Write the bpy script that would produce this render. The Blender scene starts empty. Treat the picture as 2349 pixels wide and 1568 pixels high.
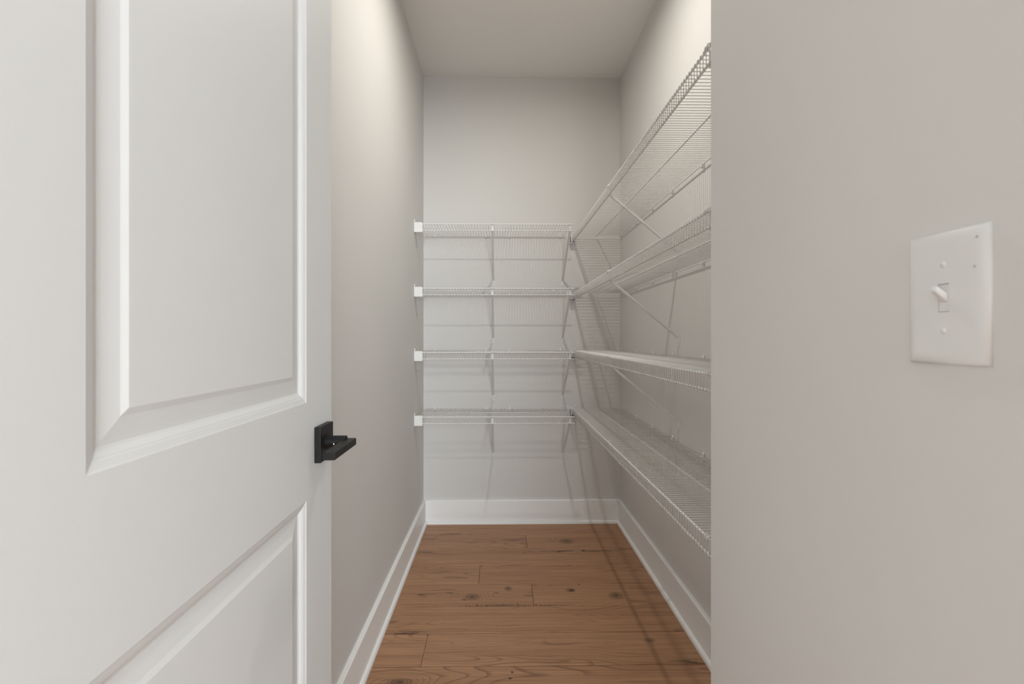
import bpy, bmesh, math, random
from mathutils import Vector, Matrix

random.seed(7)
SC = bpy.context.scene
COL = SC.collection

# ------------------------------------------------------------------ camera
FPX, W_, H_ = 1090.0, 2349.0, 1568.0
YAW = math.atan(0.014)
EYE = 1.134
cam_d = bpy.data.cameras.new('camera')
cam_d.sensor_width = 36.0
cam_d.lens = FPX / W_ * 36.0
cam_d.shift_x = 13.24 / W_
cam_d.shift_y = -8.0 / W_
cam_d.clip_start = 0.02
cam_d.dof.use_dof = True
cam_d.dof.focus_distance = 1.8
cam_d.dof.aperture_fstop = 8.0
cam = bpy.data.objects.new('camera', cam_d)
COL.objects.link(cam)
cam.location = (0, 0, EYE)
cam.rotation_euler = (math.radians(90), 0, -YAW)
SC.camera = cam

# ------------------------------------------------------------------ world, light, exposure
world = bpy.data.worlds.new('world')
SC.world = world
world.use_nodes = True
bg = world.node_tree.nodes['Background']
bg.inputs[0].default_value = (0.80, 0.88, 1.0, 1)
bg.inputs[1].default_value = 0.6

PANTRY_LIGHT = 1320.0          # emission of the ceiling disc
PANTRY_COL = (1.0, 0.95, 0.87)
ad = bpy.data.lights.new('hall_window_light', 'AREA')   # daylight entering by the hall window
ad.shape = 'RECTANGLE'; ad.size = 1.8; ad.size_y = 1.5
ad.energy = 176.0
ad.color = (0.87, 0.945, 1.0)
ao = bpy.data.objects.new('hall_window_light', ad)
COL.objects.link(ao)
ao.location = (0.88, -3.25, 1.50)
ao.rotation_euler = (math.radians(90), 0, math.radians(8))

SC.view_settings.view_transform = 'Standard'
SC.view_settings.look = 'None'
SC.view_settings.gamma = 1.0
SC.view_settings.use_curve_mapping = False
SC.view_settings.exposure = 0.06
SC.cycles.use_light_tree = False

# ------------------------------------------------------------------ materials
def srgb(r, g, b):
    f = lambda c: (c / 12.92) if c <= 0.04045 else ((c + 0.055) / 1.055) ** 2.4
    return (f(r / 255), f(g / 255), f(b / 255), 1)

def mat(name, col, rough=0.6, metal=0.0, spec=0.5):
    m = bpy.data.materials.new(name); m.use_nodes = True
    b = m.node_tree.nodes['Principled BSDF']
    b.inputs['Base Color'].default_value = col if len(col) == 4 else (*col, 1)
    b.inputs['Roughness'].default_value = rough
    b.inputs['Metallic'].default_value = metal
    b.inputs['Specular IOR Level'].default_value = spec
    return m

def add_noise(m, scale, amount, bump=0.0, bscale=None):
    """slight colour mottling plus fine relief"""
    nt = m.node_tree; N = nt.nodes; L = nt.links
    b = N['Principled BSDF']
    tc = N.new('ShaderNodeNewGeometry')
    n1 = N.new('ShaderNodeTexNoise'); n1.inputs['Scale'].default_value = scale; n1.inputs['Detail'].default_value = 0
    L.new(tc.outputs['Position'], n1.inputs['Vector'])
    mr = N.new('ShaderNodeMapRange')
    mr.inputs[3].default_value = 1 - amount; mr.inputs[4].default_value = 1 + amount
    L.new(n1.outputs['Fac'], mr.inputs[0])
    mx = N.new('ShaderNodeVectorMath'); mx.operation = 'SCALE'
    c = b.inputs['Base Color'].default_value
    mx.inputs[0].default_value = (c[0], c[1], c[2])
    L.new(mr.outputs[0], mx.inputs['Scale'])
    L.new(mx.outputs[0], b.inputs['Base Color'])
    if bump:
        n2 = N.new('ShaderNodeTexNoise'); n2.inputs['Scale'].default_value = bscale or 300; n2.inputs['Detail'].default_value = 2
        L.new(tc.outputs['Position'], n2.inputs['Vector'])
        bp = N.new('ShaderNodeBump'); bp.inputs['Strength'].default_value = bump; bp.inputs['Distance'].default_value = 0.001
        L.new(n2.outputs['Fac'], bp.inputs['Height'])
        L.new(bp.outputs[0], b.inputs['Normal'])
    return m

M_WALL = add_noise(mat('wall_paint', (0.705, 0.694, 0.673), 0.75, spec=0.25), 3.0, 0.02)
M_CEIL = add_noise(mat('ceiling_paint', (0.86, 0.845, 0.825), 0.9, spec=0.2), 3.0, 0.02)
M_TRIM = add_noise(mat('trim_paint', (0.90, 0.90, 0.89), 0.45, spec=0.35), 6.0, 0.01)
M_DOOR = add_noise(mat('door_paint', (0.665, 0.665, 0.655), 0.5, spec=0.3), 5.0, 0.012)
M_WIRE = mat('white_wire_coating', (0.78, 0.778, 0.765), 0.4, spec=0.4)
M_PLAST = mat('white_plastic', (0.83, 0.83, 0.82), 0.35)
M_PLATE = mat('switch_plate_plastic', (0.76, 0.765, 0.75), 0.5, spec=0.3)
M_BLACK = mat('matte_black_metal', (0.010, 0.010, 0.0095), 0.45, 0.0, 0.22)
M_RECESS = mat('dark_recess', (0.012, 0.011, 0.010), 0.6)  # near-black for the rosette notch, and standing in for shade inside the brackets
M_CHROME = mat('chrome_screw', (0.85, 0.85, 0.85), 0.15, 1.0)
M_SCREW = mat('bright_screw', (0.88, 0.88, 0.87), 0.22, 0.9)
M_SCUFF = mat('grey_scuff', (0.52, 0.51, 0.50), 0.6)
M_UNDER = mat('floor_joint', (0.035, 0.02, 0.012), 0.9)
M_GLASS = mat('window_glass', (1, 1, 1), 0.02)
M_GLASS.node_tree.nodes['Principled BSDF'].inputs['Transmission Weight'].default_value = 1.0

M_LAMP = bpy.data.materials.new('lamp_diffuser'); M_LAMP.use_nodes = True
_n = M_LAMP.node_tree.nodes; _n.clear()
_o = _n.new('ShaderNodeOutputMaterial'); _e = _n.new('ShaderNodeEmission')
_e.inputs[0].default_value = (*PANTRY_COL, 1); _e.inputs[1].default_value = PANTRY_LIGHT
M_LAMP.node_tree.links.new(_e.outputs[0], _o.inputs[0])

def wood_material(marked=True):
    """marked: the boards in view, with their knots, streaks and saw marks; others carry plain grain"""
    m = bpy.data.materials.new('pine_plank'); m.use_nodes = True
    nt = m.node_tree; N = nt.nodes; L = nt.links
    b = N['Principled BSDF']
    def math_(op, a, c=None, clamp=False):
        n = N.new('ShaderNodeMath'); n.operation = op; n.use_clamp = clamp
        for i, v in enumerate((a, c)):
            if v is None: continue
            if isinstance(v, (int, float)): n.inputs[i].default_value = v
            else: L.new(v, n.inputs[i])
        return n.outputs[0]
    def mrange(v, a0, a1, b0, b1, smooth=True):
        n = N.new('ShaderNodeMapRange'); n.interpolation_type = 'SMOOTHSTEP' if smooth else 'LINEAR'
        L.new(v, n.inputs[0])
        for i, x in enumerate((a0, a1, b0, b1)): n.inputs[i + 1].default_value = x
        return n.outputs[0]
    def noise(vec, scale, detail=2, rough=0.5, dist=0.0):
        n = N.new('ShaderNodeTexNoise'); n.inputs['Scale'].default_value = scale
        n.inputs['Detail'].default_value = detail; n.inputs['Roughness'].default_value = rough
        n.inputs['Distortion'].default_value = dist
        L.new(vec, n.inputs['Vector']); return n.outputs['Fac']
    def vmul(v, s):
        n = N.new('ShaderNodeVectorMath'); n.operation = 'MULTIPLY'; L.new(v, n.inputs[0]); n.inputs[1].default_value = s
        return n.outputs[0]
    def vadd(v, w):
        n = N.new('ShaderNodeVectorMath'); n.operation = 'ADD'; L.new(v, n.inputs[0])
        if isinstance(w, tuple): n.inputs[1].default_value = w
        else: L.new(w, n.inputs[1])
        return n.outputs[0]
    def mix(f, a, c):
        n = N.new('ShaderNodeMix'); n.data_type = 'RGBA'
        if isinstance(f, (int, float)): n.inputs[0].default_value = f
        else: L.new(f, n.inputs[0])
        for i, v in ((6, a), (7, c)):
            if isinstance(v, tuple): n.inputs[i].default_value = v
            else: L.new(v, n.inputs[i])
        return n.outputs[2]
    geo = N.new('ShaderNodeNewGeometry').outputs['Position']
    oi = N.new('ShaderNodeObjectInfo').outputs['Random']
    cmb = N.new('ShaderNodeCombineXYZ')
    L.new(math_('MULTIPLY', oi, 17.3), cmb.inputs[0]); L.new(math_('MULTIPLY', oi, 41.7), cmb.inputs[2])
    pos = vadd(geo, cmb.outputs[0])
    # knots: (x, y, half length, half width)
    knots = [(0.375, 2.653, .042, .036), (-0.120, 2.088, .036, .028), (0.039, 2.156, .018, .022),
             (0.320, 2.139, .024, .018), (0.515, 2.092, .034, .032), (-0.331, 1.574, .05, .02),
             (0.564, 1.779, .022, .016)]
    if not marked: knots = [(5.0, 5.0, .05, .03)]
    dmin = None
    for kx, ky, sx, sy in knots:
        d = vmul(vadd(geo, (-kx, -ky, 0)), (1 / sx, 1 / sy, 0))
        ln = N.new('ShaderNodeVectorMath'); ln.operation = 'LENGTH'; L.new(d, ln.inputs[0])
        dmin = ln.outputs['Value'] if dmin is None else math_('MINIMUM', dmin, ln.outputs['Value'])
    # ring phase: distance across the plank bent round the knots and by slow noise
    slow = noise(vmul(pos, (0.75, 5.5, 1)), 1.0, 2)
    sep = N.new('ShaderNodeSeparateXYZ'); L.new(pos, sep.inputs[0])
    warp = mrange(dmin, 0.0, 3.0, 0.05, 0.0)
    ph = math_('ADD', math_('MULTIPLY', slow, 0.32), math_('MULTIPLY', sep.outputs['Y'], 0.22))
    ph = math_('ADD', ph, warp)
    ring = math_('FRACT', math_('MULTIPLY', ph, 95.0))
    ringd = mrange(ring, 0.66, 0.95, 0.0, 1.0)
    ringd = math_('MULTIPLY', ringd, mrange(ring, 0.95, 1.0, 1.0, 0.0))
    rmask = mrange(noise(vmul(pos, (1.2, 9, 1)), 1.0, 2), 0.44, 0.62, 0.08, 1.0)
    ringd = math_('MULTIPLY', ringd, rmask)
    fibre = noise(vmul(pos, (3.5, 230, 1)), 1.0, 3, 0.65)
    band = noise(vmul(pos, (0.9, 16, 1)), 1.0, 2)
    c = mix(band, WOOD[0], WOOD[1])
    tone = mrange(oi, 0, 1, 0.0, 0.35, False)
    c = mix(tone, c, WOOD[2])
    c = mix(math_('MULTIPLY', mrange(fibre, 0.38, 0.70, 0, 1), 0.46), c, WOOD[3])
    c = mix(math_('MULTIPLY', ringd, 0.55), c, WOOD[3])
    # thin dark mineral streaks
    st = noise(vmul(pos, (2.2, 75, 1)), 1.0, 3, 0.6)
    stm = math_('MULTIPLY', mrange(st, 0.66, 0.74, 0, 1), mrange(noise(vmul(pos, (1.5, 4, 1)), 1.0, 1), 0.5, 0.62, 0, 1))
    c = mix(math_('MULTIPLY', stm, 0.8), c, WOOD[4])
    # streak patches and small dark spots with places of their own
    spots = [(-0.330, 2.758, .16, .009, 1), (-0.358, 2.527, .10, .018, 1), (0.419, 2.532, .26, .014, .85),
             (-0.384, 1.840, .10, .012, 1), (0.683, 1.661, .08, .012, 1), (0.680, 2.554, .10, .012, .9),
             (0.132, 2.518, .005, .006, 2), (0.317, 2.526, .014, .010, 2), (0.449, 2.537, .013, .012, 2),
             (0.525, 2.522, .006, .007, 2), (-0.364, 2.718, .006, .007, 2), (-0.374, 2.693, .006, .007, 2),
             (0.043, 1.615, .006, .006, 2), (0.035, 1.586, .008, .006, 2), (0.325, 2.136, .016, .011, 2),
             (-0.220, 2.121, .022, .004, 2), (-0.350, 2.110, .018, .004, 2), (0.367, 2.189, .006, .006, 2),
             (-0.154, 2.066, .016, .005, 2), (-0.335, 1.829, .008, .005, 2)]
    jag = noise(vmul(pos, (14, 120, 1)), 1.0, 3, 0.65)
    for x, y, sx, sy, k in (spots if marked else []):
        d = vmul(vadd(geo, (-x, -y, 0)), (1 / sx, 1 / sy, 0))
        ln = N.new('ShaderNodeVectorMath'); ln.operation = 'LENGTH'; L.new(d, ln.inputs[0])
        if k == 2:
            f = mrange(ln.outputs['Value'], 0.4, 1.1, 0.85, 0.0)
        else:
            f = math_('MULTIPLY', mrange(ln.outputs['Value'], 0.3, 1.3, 1.0 * k, 0.0), mrange(jag, 0.46, 0.58, 0, 1))
        c = mix(f, c, WOOD[4])
    if marked:
        # knots themselves
        kr = math_('FRACT', math_('ADD', math_('MULTIPLY', dmin, 4.0), math_('MULTIPLY', jag, 1.2)))
        kf = math_('MULTIPLY', mrange(dmin, 0.55, 1.25, 0.62, 0.0), mrange(kr, 0.2, 0.8, 0.45, 1.0))
        c = mix(kf, c, WOOD[4])
        c = mix(mrange(math_('ADD', dmin, math_('MULTIPLY', jag, 0.5)), 0.35, 0.6, 0.6, 0.0), c, WOOD[4])
        # saw chatter along one board edge
        saw = noise(vmul(geo, (150, 5, 1)), 1.0, 2)
        sg = N.new('ShaderNodeSeparateXYZ'); L.new(geo, sg.inputs[0])
        rise = mrange(sg.outputs['Y'], 2.016, 2.046, 0.0, 0.42, False)
        inx = math_('MULTIPLY', mrange(sg.outputs['X'], -.21, -.12, 0, 1), mrange(sg.outputs['X'], .18, .36, 1, 0))
        iny = math_('GREATER_THAN', sg.outputs['Y'], 2.0155)
        sf = math_('MULTIPLY', math_('MULTIPLY', inx, iny), mrange(math_('SUBTRACT', saw, rise), 0.36, 0.52, 0, 0.6))
        c = mix(sf, c, WOOD[4])
    L.new(c, b.inputs['Base Color'])
    rg = mrange(fibre, 0.2, 0.8, 0.40, 0.55)
    L.new(rg, b.inputs['Roughness'])
    b.inputs['Specular IOR Level'].default_value = 0.4
    bp = N.new('ShaderNodeBump'); bp.inputs['Strength'].default_value = 0.15; bp.inputs['Distance'].default_value = 0.0008
    L.new(math_('SUBTRACT', fibre, ringd), bp.inputs['Height']); L.new(bp.outputs[0], b.inputs['Normal'])
    return m
WOOD = [srgb(194, 150, 114), srgb(158, 117, 86), srgb(172, 126, 94), srgb(100, 67, 46), srgb(50, 36, 28)]
M_WOOD = wood_material()
M_WOOD_PLAIN = wood_material(False)

# ------------------------------------------------------------------ mesh helpers
def add_box(bm, x0, x1, y0, y1, z0, z1, bevel=0.0, seg=1):
    vs = [bm.verts.new((x, y, z)) for x in (x0, x1) for y in (y0, y1) for z in (z0, z1)]
    f = [(0, 1, 3, 2), (4, 6, 7, 5), (0, 4, 5, 1), (2, 3, 7, 6), (0, 2, 6, 4), (1, 5, 7, 3)]
    fs = [bm.faces.new([vs[i] for i in q]) for q in f]
    if bevel:
        es = list({e for q in fs for e in q.edges})
        bmesh.ops.bevel(bm, geom=es, offset=bevel, segments=seg, affect='EDGES', profile=0.5)

def add_tube(bm, pts, r, n=8, caps=True):
    pts = [Vector(p) for p in pts]
    rings = []
    t0 = (pts[1] - pts[0]).normalized()
    ref = Vector((0, 0, 1)) if abs(t0.z) < 0.9 else Vector((1, 0, 0))
    u = t0.cross(ref).normalized()
    for i, p in enumerate(pts):
        if i == 0: t = t0
        elif i == len(pts) - 1: t = (pts[-1] - pts[-2]).normalized()
        else: t = ((pts[i] - pts[i - 1]).normalized() + (pts[i + 1] - pts[i]).normalized()).normalized()
        u = (u - t * u.dot(t)).normalized()
        v = t.cross(u)
        k = 1.0
        if 0 < i < len(pts) - 1:
            k = 1.0 / max(0.5, t.dot((pts[i] - pts[i - 1]).normalized()))
        rings.append([bm.verts.new(p + (u * math.cos(a) + v * math.sin(a)) * r) for a in [2 * math.pi * j / n for j in range(n)]])
    for a, b in zip(rings, rings[1:]):
        for j in range(n):
            bm.faces.new((a[j], a[(j + 1) % n], b[(j + 1) % n], b[j])).smooth = True
    if caps:
        bm.faces.new(rings[0][::-1]); bm.faces.new(rings[-1])

def add_dome(bm, c, axis, r, h, n=12, rings=3):
    """low button head (screw)"""
    c = Vector(c); ax = Vector(axis).normalized()
    ref = Vector((0, 0, 1)) if abs(ax.z) < 0.9 else Vector((1, 0, 0))
    u = ax.cross(ref).normalized(); v = ax.cross(u)
    prev = None
    for k in range(rings + 1):
        a = k / rings * math.pi / 2
        rr, hh = r * math.cos(a), h * math.sin(a)
        if k == rings:
            top = bm.verts.new(c + ax * h)
            for j in range(n): bm.faces.new((prev[j], prev[(j + 1) % n], top)).smooth = True
        else:
            ring = [bm.verts.new(c + ax * hh + (u * math.cos(2 * math.pi * j / n) + v * math.sin(2 * math.pi * j / n)) * rr) for j in range(n)]
            if prev is None: bm.faces.new(ring[::-1])
            else:
                for j in range(n): bm.faces.new((prev[j], prev[(j + 1) % n], ring[(j + 1) % n], ring[j])).smooth = True
            prev = ring

def add_prism(bm, prof, axis, a0, a1):
    """extrude a closed 2-D profile; axis 'x': prof=(y,z); 'y': prof=(x,z)"""
    def P(p, a): return (a, p[0], p[1]) if axis == 'x' else (p[0], a, p[1])
    A = [bm.verts.new(P(p, a0)) for p in prof]; B = [bm.verts.new(P(p, a1)) for p in prof]
    n = len(prof)
    for i in range(n): bm.faces.new((A[i], A[(i + 1) % n], B[(i + 1) % n], B[i]))
    bm.faces.new(A[::-1]); bm.faces.new(B)

def mesh_of(bm, name, m):
    bmesh.ops.recalc_face_normals(bm, faces=bm.faces)
    me = bpy.data.meshes.new(name); bm.to_mesh(me); bm.free()
    if m: me.materials.append(m)
    return me

def obj(name, bm_or_me, m=None, parent=None, label=None, cat=None, group=None, kind=None, loc=None):
    me = bm_or_me if isinstance(bm_or_me, bpy.types.Mesh) else mesh_of(bm_or_me, name, m)
    o = bpy.data.objects.new(name, me); COL.objects.link(o)
    if loc: o.location = loc
    if parent:
        o.parent = parent
        if loc is None and parent.location.length: pass
    for k, v in (('label', label), ('category', cat), ('group', group), ('kind', kind)):
        if v: o[k] = v
    return o

def empty(name, loc, label, cat, group=None):
    o = bpy.data.objects.new(name, None); COL.objects.link(o); o.location = loc
    o.empty_display_size = 0.05
    o['label'] = label; o['category'] = cat
    if group: o['group'] = group
    return o

def box(name, dims, m, parent=None, bevel=0.0, seg=1, off=(0, 0, 0), **k):
    bm = bmesh.new(); x0, x1, y0, y1, z0, z1 = dims
    add_box(bm, x0 - off[0], x1 - off[0], y0 - off[1], y1 - off[1], z0 - off[2], z1 - off[2], bevel, seg)
    return obj(name, bm, m, parent, **k)

# ------------------------------------------------------------------ room dimensions
XL, XR, YB = -0.4675, 0.745, 2.928        # left wall, right wall, back wall faces
XS, YS = 0.39, 0.873                      # wall that carries the switch, and where it ends
YF0, YF1 = 0.115, 0.235                   # front wall with the doorway
CEIL = 2.743
DX0, DX1, DH = -0.333, 0.376, 2.05        # doorway
HX, HY = 1.7, -3.4                        # hall

def S(name, dims, m, label, cat, **k):
    return box(name, dims, m, label=label, cat=cat, kind='structure', **k)

S('wall_left', (XL - .12, XL, YF1, YB + .12, 0, CEIL), M_WALL, 'plain grey wall on the left behind the open door', 'wall')
S('wall_back', (XL, XR, YB, YB + .12, 0, CEIL), M_WALL, 'plain grey wall at the far end of the pantry', 'wall')
S('wall_right', (XR, XR + .12, YS, YB + .12, 0, CEIL), M_WALL, 'plain grey wall behind the long wire shelves', 'wall')
S('wall_near_right', (XS, XR + .12, YF1, YS, 0, CEIL), M_WALL, 'nearby grey wall on the right with the light switch', 'wall', bevel=0.0015)
S('ceiling', (-HX - .1, HX + .1, HY - .1, YB + .12, CEIL, CEIL + .1), M_CEIL, 'plain pantry ceiling', 'ceiling')

# front wall with doorway, and the hall behind the camera
bm = bmesh.new()
add_box(bm, -HX, DX0 - .02, YF0, YF1, 0, CEIL)
add_box(bm, DX1 + .012, HX, YF0, YF1, 0, CEIL)
add_box(bm, DX0 - .02, DX1 + .012, YF0, YF1, DH + .02, CEIL)
obj('wall_front', bm, M_WALL, label='grey wall around the pantry doorway', cat='wall', kind='structure')
S('wall_hall_left', (-HX - .1, -HX, HY, YF1, 0, CEIL), M_WALL, 'grey hall wall left of the pantry door', 'wall')
S('wall_hall_right', (HX, HX + .1, HY, YF1, 0, CEIL), M_WALL, 'grey hall wall right of the pantry door', 'wall')
bm = bmesh.new()
add_box(bm, -HX, -0.75, HY - .1, HY, 0, CEIL); add_box(bm, 1.45, HX, HY - .1, HY, 0, CEIL)
add_box(bm, -0.75, 1.45, HY - .1, HY, 0, 0.62); add_box(bm, -0.75, 1.45, HY - .1, HY, 2.28, CEIL)
obj('wall_hall_back', bm, M_WALL, label='grey hall wall with the window', cat='wall', kind='structure')
w = empty('window_1', (0.35, HY - .05, 0.62), 'white framed hall window opposite the pantry', 'window'); w['kind'] = 'structure'
bm = bmesh.new()
for q in ((-1.10, -1.05, 0, 1.66), (1.05, 1.10, 0, 1.66), (-1.05, 1.05, 0, .05), (-1.05, 1.05, 1.61, 1.66), (-.025, .025, .05, 1.61)):
    add_box(bm, q[0], q[1], -.04, .04, q[2], q[3])
obj('window_frame', bm, M_TRIM, w)
for s in (-1, 1):
    bm = bmesh.new(); a, c = sorted((s * .025, s * 1.05)); add_box(bm, a, c, -.003, .003, .05, 1.61)
    obj('pane', bm, M_GLASS, w)

# door jamb and casing
bm = bmesh.new()
add_box(bm, DX0 - .02, DX0, YF0, YF1, 0, DH + .02); add_box(bm, DX1, DX1 + .012, YF0, YF1, 0, DH + .02)
add_box(bm, DX0, DX1, YF0, YF1, DH, DH + .02)
obj('trim_1', bm, M_TRIM, label='white jamb lining the pantry doorway', cat='door frame', kind='structure')
bm = bmesh.new()
add_box(bm, DX0 - .09, DX0 - .005, YF0 - .016, YF0, 0, DH + .09); add_box(bm, DX1 + .005, DX1 + .09, YF0 - .016, YF0, 0, DH + .09)
add_box(bm, DX0 - .005, DX1 + .005, YF0 - .016, YF0, DH + .005, DH + .09)
obj('trim_2', bm, M_TRIM, label='white casing around the doorway on the hall side', cat='door frame', kind='structure')

# ------------------------------------------------------------------ floor of planks
floor = S('floor', (-HX, HX, HY, YB + .02, -.05, -.009), M_UNDER, 'brown pine plank floor with knots and dark joints', 'floor')
PW, G = 0.1835, 0.0012
joints = {0: [], 1: [0.150], 2: [], 3: [-0.097], 4: [0.147], 5: [], 6: [-0.274], 7: []}
plank_cache = {}
def plank(x0, x1, y0, y1):
    key = (round(x1 - x0, 4), round(y1 - y0, 4), y1 > 1.3)
    if key not in plank_cache:
        L_, B_ = key[0] / 2, key[1] / 2
        bm = bmesh.new(); c = 0.0016
        lo = [(-L_, -B_), (L_, -B_), (L_, B_), (-L_, B_)]
        hi = [(-L_ + c, -B_ + c), (L_ - c, -B_ + c), (L_ - c, B_ - c), (-L_ + c, B_ - c)]
        A = [bm.verts.new((*p, -.009)) for p in lo]; B = [bm.verts.new((*p, -.0016)) for p in lo]; C = [bm.verts.new((*p, 0)) for p in hi]
        for P, Q in ((A, B), (B, C)):
            for i in range(4): bm.faces.new((P[i], P[(i + 1) % 4], Q[(i + 1) % 4], Q[i]))
        bm.faces.new(C); bm.faces.new(A[::-1])
        plank_cache[key] = mesh_of(bm, 'plank', M_WOOD if key[2] else M_WOOD_PLAIN)
    obj('plank', plank_cache[key], parent=floor, loc=((x0 + x1) / 2, (y0 + y1) / 2, 0))
rng = random.Random(3)
top = 2.749
r = 0
while True:
    y1 = top + PW * (1 - r); y0 = y1 - PW
    if r == 0: y1 = YB + .005
    if y0 < HY - .05: break
    if y0 > YS:                       # inside the pantry proper
        xa, xb = XL - .01, XR + .01
        js = joints.get(r, [rng.uniform(-.3, .6)] if rng.random() < .5 else [])
    elif y0 > YF1 - PW:
        xa, xb = XL - .01, (XR + .01 if y1 > YS else XS + .01)
        js = [rng.uniform(-.3, .2)] if rng.random() < .5 else []
    else:
        xa, xb = -HX, HX
        s = rng.uniform(-1.2, -.2); js = [s, s + 1.3]
    xs = [xa] + js + [xb]
    for a, c in zip(xs, xs[1:]):
        plank(a + .0004, c - .0004, max(y0, HY) + G, y1 - G)
    r += 1

# ------------------------------------------------------------------ baseboards with shoe mould
BH, BT = 0.143, 0.015
def base_prof(s, x):      # profile in (distance from wall, z)
    return [(x, 0), (x + s * BT, 0), (x + s * BT, BH - .004), (x + s * (BT - .004), BH), (x, BH)]
def shoe_prof(s, x):
    x += s * BT
    pts = [(x, 0), (x + s * .012, 0)]
    for k in range(5):
        a = k / 4 * math.pi / 2
        pts.append((x + s * .012 * math.cos(a), .006 + .013 * math.sin(a)))
    return pts
def baseboard(name, axis, s, face, a0, a1, label):
    bm = bmesh.new(); add_prism(bm, base_prof(s, face), axis, a0, a1)
    o = obj(name, bm, M_TRIM, label=label, cat='baseboard', kind='structure')
    bm = bmesh.new(); add_prism(bm, shoe_prof(s, face), axis, a0, a1)
    obj('shoe_mould', bm, M_TRIM, o)
baseboard('baseboard_left', 'y', 1, XL, YF1, YB - .0005, 'white baseboard along the left wall')
baseboard('baseboard_right', 'y', -1, XR, YS, YB - .0005, 'white baseboard below the long wire shelves')
baseboard('baseboard_back', 'x', -1, YB, XL + BT, XR - BT, 'white baseboard along the far end wall')
baseboard('baseboard_near_right', 'y', -1, XS, YF1, YS + BT, 'white baseboard below the light switch')
baseboard('baseboard_inner', 'x', 1, YS, XS - BT, XR - BT, 'white baseboard on the short return wall')

# ------------------------------------------------------------------ wire shelves
HTS = [1.762, 1.409, 1.057, 0.7025]
RR, RW = 0.0030, 0.0010
LIP = 0.0355
PITCH = 0.0159

# local frame of every shelf: u along the wall, d = distance out from the wall, z from the front top rail
# shelf meshes are built per orientation: 'b' back wall (u=+X, d=-Y) and 'r' right wall (u=+Y, d=-X)
def to_local(o):
    if o == 'b': return lambda u, d, z: (u, -d, z)
    return lambda u, d, z: (-d, u, z)

def wire_mesh(o, depth):
    f = to_local(o); q = RR + RW
    pts = [f(0, .006, q), f(0, depth - .004, q)]
    for k in range(1, 4):
        a = math.pi / 2 * k / 3
        pts.append(f(0, depth + (q + .0) * math.sin(a) - .0 , q * math.cos(a)))
    pts += [f(0, depth + q, -LIP - RR)]
    bm = bmesh.new(); add_tube(bm, pts, RW, 6)
    return mesh_of(bm, 'wire', M_WIRE)

def rail_mesh(o, u0, u1, d, z, rr=RR):
    f = to_local(o); bm = bmesh.new()
    add_tube(bm, [f(u0, d, z), f(u0 + .0005, d, z), f(u1 - .0005, d, z), f(u1, d, z)], rr, 10)
    return mesh_of(bm, 'rail', M_WIRE)

def obox(bm, f, u0, u1, d0, d1, z0, z1, bevel=0.0, seg=1):
    a, b = f(u0, d0, z0), f(u1, d1, z1)
    add_box(bm, min(a[0], b[0]), max(a[0], b[0]), min(a[1], b[1]), max(a[1], b[1]), z0, z1, bevel, seg)

def brace_meshes(o, depth):
    """diagonal support: channel bar, hook at the lip, foot tab on the wall"""
    f = to_local(o); hw = .006
    bm = bmesh.new()
    # channel bar from lip to wall: web + two flanges
    p0 = (depth - .003, -LIP + .004); p1 = (.006, -.268)
    dv = Vector((p1[0] - p0[0], p1[1] - p0[1])).normalized(); nv = Vector((-dv.y, dv.x))
    if nv.y < 0: nv = -nv
    def slab(u0, u1, n0, n1):
        vs = []
        for u in (u0, u1):
            for p, n in ((p0, n0), (p0, n1), (p1, n1), (p1, n0)):
                vs.append(bm.verts.new(f(u, p[0] + nv.x * n, p[1] + nv.y * n)))
        for q in ((0, 1, 2, 3), (7, 6, 5, 4), (0, 4, 5, 1), (1, 5, 6, 2), (2, 6, 7, 3), (3, 7, 4, 0)):
            bm.faces.new([vs[i] for i in q])
    slab(-hw, hw, -.0045, -.0030)
    slab(-hw, -hw + .0015, -.0030, .0045); slab(hw - .0015, hw, -.0030, .0045)
    bar = mesh_of(bm, 'bar', M_WIRE)
    bm = bmesh.new()
    # flat hook plate behind the lip and two prongs over the front rail
    obox(bm, f, -.0055, .0055, depth - .0065, depth - .0040, -LIP - .004, -.006, .0006)
    for s in (-1, 1):
        pts = [f(s * .006, depth - .005, -.006), f(s * .006, depth - .005, .0035)]
        for k in range(5):
            a = math.pi * k / 4
            pts.append(f(s * .006, depth - .005 * math.cos(a), .0035 + .0045 * math.sin(a) * .6))
        pts.append(f(s * .006, depth + .0052, -.004))
        add_tube(bm, pts, .0017, 6)
    hook = mesh_of(bm, 'hook', M_WIRE)
    bm = bmesh.new()
    obox(bm, f, -.0075, .0075, 0.0, .0025, -.305, -.258, .0008)
    foot = mesh_of(bm, 'foot', M_WIRE)
    bm = bmesh.new()
    add_dome(bm, f(0, .0025, -.290), Vector(f(0, 1, 0)), .0045, .0028)
    scr = mesh_of(bm, 'screw', M_SCREW)
    return bar, hook, foot, scr

def clip_meshes(o):
    f = to_local(o)
    bm = bmesh.new()
    obox(bm, f, -.0055, .0055, 0, .013, -.0075, .004, .0015)
    obox(bm, f, -.0060, .0060, 0, .005, .003, .0155, .0012)
    body = mesh_of(bm, 'wall_clip', M_PLAST)
    bm = bmesh.new(); add_dome(bm, f(0, .005, .0095), Vector(f(0, 1, 0)), .0040, .0024)
    return body, mesh_of(bm, 'screw', M_SCREW)

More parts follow.
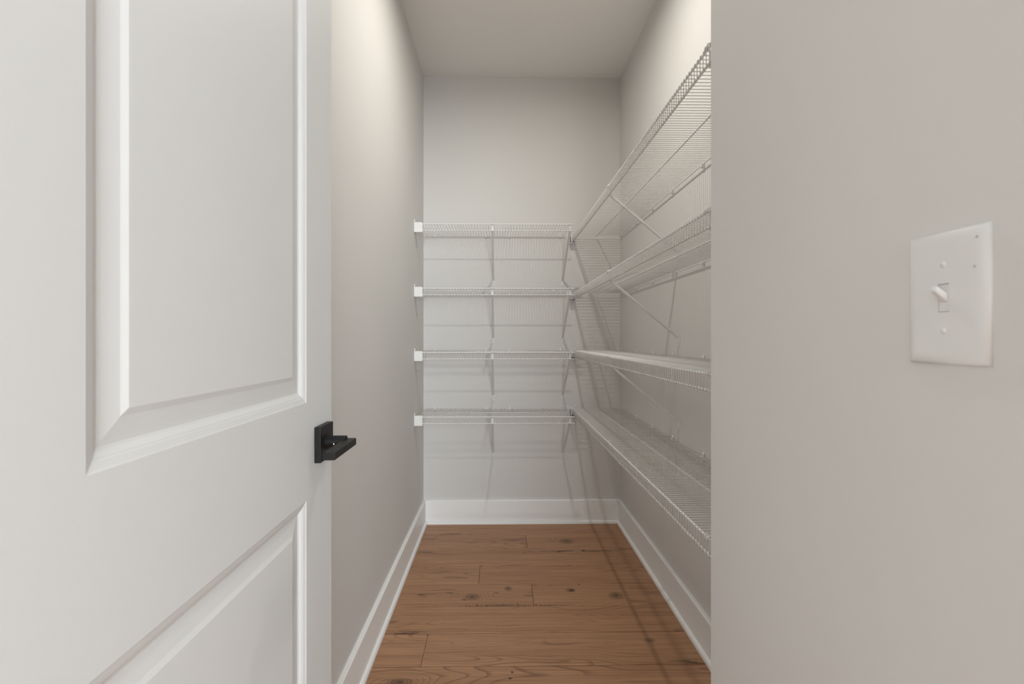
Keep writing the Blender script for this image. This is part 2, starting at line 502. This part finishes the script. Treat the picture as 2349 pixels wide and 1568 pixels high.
DEPTH = {'b': 0.315, 'r': XR - 0.452}
MESH = {}
for o_, (u0, u1) in {'b': (XL + .012, 0.412), 'r': (YS + .012, YB - .014)}.items():
    D = DEPTH[o_]
    MESH[o_] = dict(
        wire=wire_mesh(o_, D),
        rails=[rail_mesh(o_, u0, u1, D, 0), rail_mesh(o_, u0, u1, D, -LIP), rail_mesh(o_, u0 + .004, u1 - .008, D * .5 + .004, 0, .0026),
               rail_mesh(o_, u0 + .004, u1 - .008, .0105, 0, .0026)],
        brace=brace_meshes(o_, D), clip=clip_meshes(o_), span=(u0, u1))

# end bracket on the left wall holding the back shelf (closed white box with a screw ear)
def end_cap_back():
    D = DEPTH['b']
    bm = bmesh.new()
    add_box(bm, XL, XL + .046, -D - .010, -D + .022, -.047, .0045, .0022, 2)
    add_box(bm, XL, XL + .044, -D - .0085, -D + .020, .0038, .0080, .0012, 1)
    body = mesh_of(bm, 'end_bracket', M_PLAST)
    bm = bmesh.new()
    add_box(bm, XL, XL + .0035, -D - .006, -D + .012, .006, .024, .0015, 1)
    ear = mesh_of(bm, 'screw_ear', M_PLAST)
    bm = bmesh.new(); add_dome(bm, (XL + .0035, -D + .003, .016), (1, 0, 0), .004, .0026)
    return body, ear, mesh_of(bm, 'screw', M_SCREW)

# end bracket for the right shelves: a deep channel, open toward the lip, on an end wall
def end_cap_right(ywall, s):
    """s=-1: on the back wall, opening toward the camera; s=+1: on the return wall"""
    D = DEPTH['r']; xf = -D
    y0, y1 = sorted((ywall, ywall + s * .046))
    bm = bmesh.new()
    add_box(bm, xf - .0255, xf - .0235, y0, y1, -.044, .006, .0006)
    add_box(bm, xf - .0255, xf + .008, y0, y1, -.0475, -.0445, .0006)
    add_box(bm, xf + .006, xf + .008, y0, y1, -.044, -.006, .0006)
    a, b = sorted((ywall, ywall + s * .003))
    add_box(bm, xf - .0255, xf + .008, a, b, -.044, .006)
    body = mesh_of(bm, 'end_bracket', M_PLAST)
    bm = bmesh.new()
    a, b = sorted((ywall + s * .003, ywall + s * .030))
    add_box(bm, xf - .0233, xf - .0180, a, b, -.0440, -.004)
    add_box(bm, xf - .0180, xf + .0055, a, b, -.0440, -.0390)
    gap_shade = mesh_of(bm, 'gap_shade', M_RECESS)  # black strips painting the shade in the gap between lip and bracket
    a, b = sorted((ywall, ywall + s * .003))
    ear = []
    for sx in (-.031, .012):
        bm = bmesh.new()
        add_box(bm, xf + sx - .006, xf + sx + .006, a, b, -.004, .016, .001)
        ear.append(mesh_of(bm, 'screw_ear', M_PLAST))
    scr = []
    for sx in (-.031, .012):
        bm = bmesh.new(); add_dome(bm, (xf + sx, ywall + s * .003, .010), (0, s, 0), .004, .0026); scr.append(mesh_of(bm, 'screw', M_SCREW))
    return body, gap_shade, ear, scr

CAPB = end_cap_back()
CAPR = [end_cap_right(YB, -1), end_cap_right(YS, 1)]
RANK = ['topmost', 'second from the top', 'third from the top', 'lowest']
for i, h in enumerate(HTS):
    for o_ in ('b', 'r'):
        Mx = MESH[o_]
        if o_ == 'b':
            base = (0, YB, h)
            lab = RANK[i] + ' of the four short white wire shelves across the back wall'
            grp = 'short wire shelves on the back wall'
            clips = [-.398, -.082, .062, .374]; braces = [-.039, .388]
        else:
            base = (XR, 0, h)
            lab = RANK[i] + ' of the four long white wire shelves along the right wall'
            grp = 'long wire shelves on the right wall'
            clips = [2.88, 2.57, 2.29, 2.025, 1.72, 1.42, 1.10]; braces = [1.960, 1.022]
        root = empty('wire_shelf', base, lab, 'shelf', grp)
        for me in Mx['rails']: obj('rail', me, parent=root)
        u0, u1 = Mx['span']
        u = u0 + .012
        hop = (lambda v: (v, 0, 0)) if o_ == 'b' else (lambda v: (0, v, 0))
        while u < u1 - .004:
            obj('wire', Mx['wire'], parent=root, loc=hop(u)); u += PITCH
        body, scr = Mx['clip']
        for v in clips:
            c = obj('wall_clip', body, parent=root, loc=hop(v)); obj('screw', scr, parent=c)
        bar, hook, foot, scr = Mx['brace']
        for v in braces:
            b_ = obj('support_brace', bar, parent=root, loc=hop(v))
            obj('hook', hook, parent=b_); obj('foot', foot, parent=b_); obj('screw', scr, parent=b_)
        if o_ == 'b':
            c = obj('end_bracket', CAPB[0], parent=root); obj('screw_ear', CAPB[1], parent=c); obj('screw', CAPB[2], parent=c)
        else:
            for body, gap_shade, ear, scr in CAPR:
                c = obj('end_bracket', body, parent=root); obj('gap_shade', gap_shade, parent=c)
                for e_ in ear: obj('screw_ear', e_, parent=c)
                for s_ in scr: obj('screw', s_, parent=c)

# ------------------------------------------------------------------ door
DF, DT = -0.335, 0.035                    # visible face, thickness
DY0, DY1 = 0.240, 0.951
DZ0, DZ1 = 0.010, 2.040
PY0, PY1 = 0.3895, 0.829
PANELS = [(0.235, 0.8527), (1.0225, 1.905)]
PROF = [(0, 0), (.0016, .0009), (.0085, .0029), (.0096, .0036), (.0110, .0039), (.0160, .0070), (.0190, .0080), (.0235, .0077), (.0415, .0054), (.0424, .0051), (.0485, .0029)]
door = empty('panel_door', ((DF - DT / 2), DY0, 0), 'white two panel door standing open on the left with black lever handle', 'door')
dl = (DF - DT / 2, DY0, 0)

def door_slab():
    bm = bmesh.new()
    ys = [DY0, PY0, PY1, DY1]; zs = [DZ0, PANELS[0][0], PANELS[0][1], PANELS[1][0], PANELS[1][1], DZ1]
    for side in (0, 1):
        x = DF if side == 0 else DF - DT
        sg = -1 if side == 0 else 1
        for i in range(3):
            for j in range(5):
                if i == 1 and j in (1, 3): continue
                vs = [bm.verts.new((x, y, z)) for y, z in ((ys[i], zs[j]), (ys[i + 1], zs[j]), (ys[i + 1], zs[j + 1]), (ys[i], zs[j + 1]))]
                bm.faces.new(vs)
        for z0, z1 in PANELS:
            prev = None
            for d, dep in PROF:
                ring = [bm.verts.new((x + sg * dep, y, z)) for y, z in ((PY0 + d, z0 + d), (PY1 - d, z0 + d), (PY1 - d, z1 - d), (PY0 + d, z1 - d))]
                if prev:
                    for k in range(4): bm.faces.new((prev[k], prev[(k + 1) % 4], ring[(k + 1) % 4], ring[k]))
                prev = ring
            bm.faces.new(prev)
    # edges
    for a, b in (((DY0, DZ0), (DY1, DZ0)), ((DY1, DZ0), (DY1, DZ1)), ((DY1, DZ1), (DY0, DZ1)), ((DY0, DZ1), (DY0, DZ0))):
        bm.faces.new([bm.verts.new(p) for p in ((DF, *a), (DF, *b), (DF - DT, *b), (DF - DT, *a))])
    bmesh.ops.remove_doubles(bm, verts=bm.verts, dist=1e-5)
    bmesh.ops.translate(bm, verts=bm.verts, vec=-Vector(dl))
    return bm

obj('door_leaf', door_slab(), M_DOOR, door)

# lever set on the visible face (and its twin on the far face)
HYc, HZc = 0.8955, 0.941
def lever(sg, x0):
    X = lambda d: x0 + sg * d
    def bx(bm, d0, d1, y0, y1, z0, z1, bev, seg=2):
        a, c = sorted((X(d0), X(d1)))
        add_box(bm, a - dl[0], c - dl[0], y0 - dl[1], y1 - dl[1], z0, z1, bev, seg)
    bm = bmesh.new(); bx(bm, 0, .0118, HYc - .0325, HYc + .0325, HZc - .0325, HZc + .0325, .0012)
    ro = obj('rosette', bm, M_BLACK, door, label='square black rosette plate')
    bm = bmesh.new(); bx(bm, .0004, .0030, HYc - .0331, HYc - .0320, HZc - .003, HZc + .003, .0)
    obj('notch', bm, M_RECESS, ro)
    bm = bmesh.new()
    P = lambda d: (X(d) - dl[0], HYc - dl[1], HZc)
    add_tube(bm, [P(.0116), P(.013), P(.046), P(.047)], .0112, 24)
    add_tube(bm, [P(.0118), P(.0120), P(.0140), P(.0142)], .0135, 24)
    st = obj('spindle', bm, M_BLACK, ro)
    bm = bmesh.new(); add_dome(bm, (X(.0275) - dl[0], HYc - .0108 - dl[1], HZc - .0025), (0, -1, 0), .0022, .0010, 10, 2)
    obj('set_screw', bm, M_CHROME, ro)
    bm = bmesh.new(); bx(bm, .0425, .0630, HYc - .107, HYc + .0115, HZc - .0085, HZc + .0045, .0014)
    obj('lever', bm, M_BLACK, ro)
lever(1, DF)
lever(-1, DF - DT)
bm = bmesh.new(); add_box(bm, -.012, .012, DY1 - DY0, DY1 - DY0 + .0015, HZc - .028, HZc + .028, .0004)
obj('latch_plate', bm, M_BLACK, door)
for z in (0.22, 1.02, 1.82):
    bm = bmesh.new()
    add_tube(bm, [(.0175 - DT - .004, -.004, z - .045), (.0175 - DT - .004, -.004, z - .044), (.0175 - DT - .004, -.004, z + .044), (.0175 - DT - .004, -.004, z + .045)], .005, 12)
    obj('hinge', bm, M_BLACK, door)

# ------------------------------------------------------------------ light switch
SY, SZ = 0.4065, 1.1692
PWD, PHT, PTH = 0.073, 0.1145, 0.0055
sw = empty('light_switch', (XS, SY, SZ - PHT / 2), 'white toggle light switch plate on the nearby right wall', 'light switch')
zc = PHT / 2
bm = bmesh.new()
prof = [(0, 0), (.0016, 0.0), (.0030, .0010), (.0042, .0028), (.0050, .0052), (.0054, .0078), (PTH, .0100)]     # (height off wall, inset)
rings = []
for hgt, ins in prof:
    rings.append([bm.verts.new((-hgt, y, z)) for y, z in ((-PWD / 2 + ins, ins), (PWD / 2 - ins, ins), (PWD / 2 - ins, PHT - ins), (-PWD / 2 + ins, PHT - ins))])
for a, b in zip(rings, rings[1:]):
    for k in range(4): bm.faces.new((a[k], a[(k + 1) % 4], b[(k + 1) % 4], b[k])).smooth = True
# face with a toggle slot: frame of quads
o4 = rings[-1]
sl = [bm.verts.new((-PTH, y, z)) for y, z in ((-.0052, zc - .0122), (.0052, zc - .0122), (.0052, zc + .0122), (-.0052, zc + .0122))]
sl2 = [bm.verts.new((-.001, v.co.y, v.co.z)) for v in sl]
for k in range(4):
    bm.faces.new((o4[k], o4[(k + 1) % 4], sl[(k + 1) % 4], sl[k]))
    bm.faces.new((sl[k], sl[(k + 1) % 4], sl2[(k + 1) % 4], sl2[k]))
obj('plate', bm, M_PLATE, sw)
bm = bmesh.new(); add_box(bm, -.0050, -.0005, -.0050, .0050, zc - .0118, zc + .0118, .0003)
tb = obj('toggle_base', bm, M_PLATE, sw)
bm = bmesh.new()
# toggle flipped up: tapered paddle
v0 = [(-.0046, -.0036, zc - .0042), (-.0046, .0036, zc - .0042), (-.0046, .0036, zc + .0036), (-.0046, -.0036, zc + .0036)]
v1 = [(-.0150, -.0026, zc + .0058), (-.0150, .0026, zc + .0058), (-.0138, .0026, zc + .0104), (-.0138, -.0026, zc + .0104)]
A = [bm.verts.new(p) for p in v0]; B = [bm.verts.new(p) for p in v1]
for k in range(4): bm.faces.new((A[k], A[(k + 1) % 4], B[(k + 1) % 4], B[k]))
bm.faces.new(B); bm.faces.new(A[::-1])
bmesh.ops.bevel(bm, geom=list(bm.edges), offset=.0006, segments=2, affect='EDGES')
obj('toggle', bm, M_PLATE, sw)
for s in (-1, 1):
    bm = bmesh.new(); add_dome(bm, (-PTH + .0002, 0, zc + s * .0288), (-1, 0, 0), .0029, .0010, 16, 3)
    obj('screw', bm, M_PLATE, sw)
for y, z, rr in ((-.0290, zc + .0470, .0012), (-.0272, zc + .0235, .0012)):
    bm = bmesh.new(); add_dome(bm, (-PTH, y, z), (-1, 0, 0), rr, .0003, 8, 2)
    obj('scuff', bm, M_SCUFF, sw)

# ------------------------------------------------------------------ ceiling light
LX, LY, LZ = 0.138, 1.700, 2.697
lp = empty('ceiling_light', (LX, LY, LZ), 'small round flush ceiling light in the middle of the pantry', 'ceiling light')
bm = bmesh.new()
n = 32
pr = [(.028, .0), (.031, -.0015), (.060, .0), (.064, .010), (.066, .046)]
rings = [[bm.verts.new((r_ * math.cos(2 * math.pi * j / n), r_ * math.sin(2 * math.pi * j / n), z_)) for j in range(n)] for r_, z_ in pr]
for a, b in zip(rings, rings[1:]):
    for j in range(n): bm.faces.new((a[j], a[(j + 1) % n], b[(j + 1) % n], b[j])).smooth = True
bm.faces.new(rings[-1])
obj('housing', bm, M_TRIM, lp)
bm = bmesh.new()
bm.faces.new([bm.verts.new((.028 * math.cos(2 * math.pi * j / n), .028 * math.sin(2 * math.pi * j / n), .0)) for j in range(n)][::-1])
me = bpy.data.meshes.new('diffuser'); bm.to_mesh(me); bm.free(); me.materials.append(M_LAMP)
obj('diffuser', me, parent=lp)
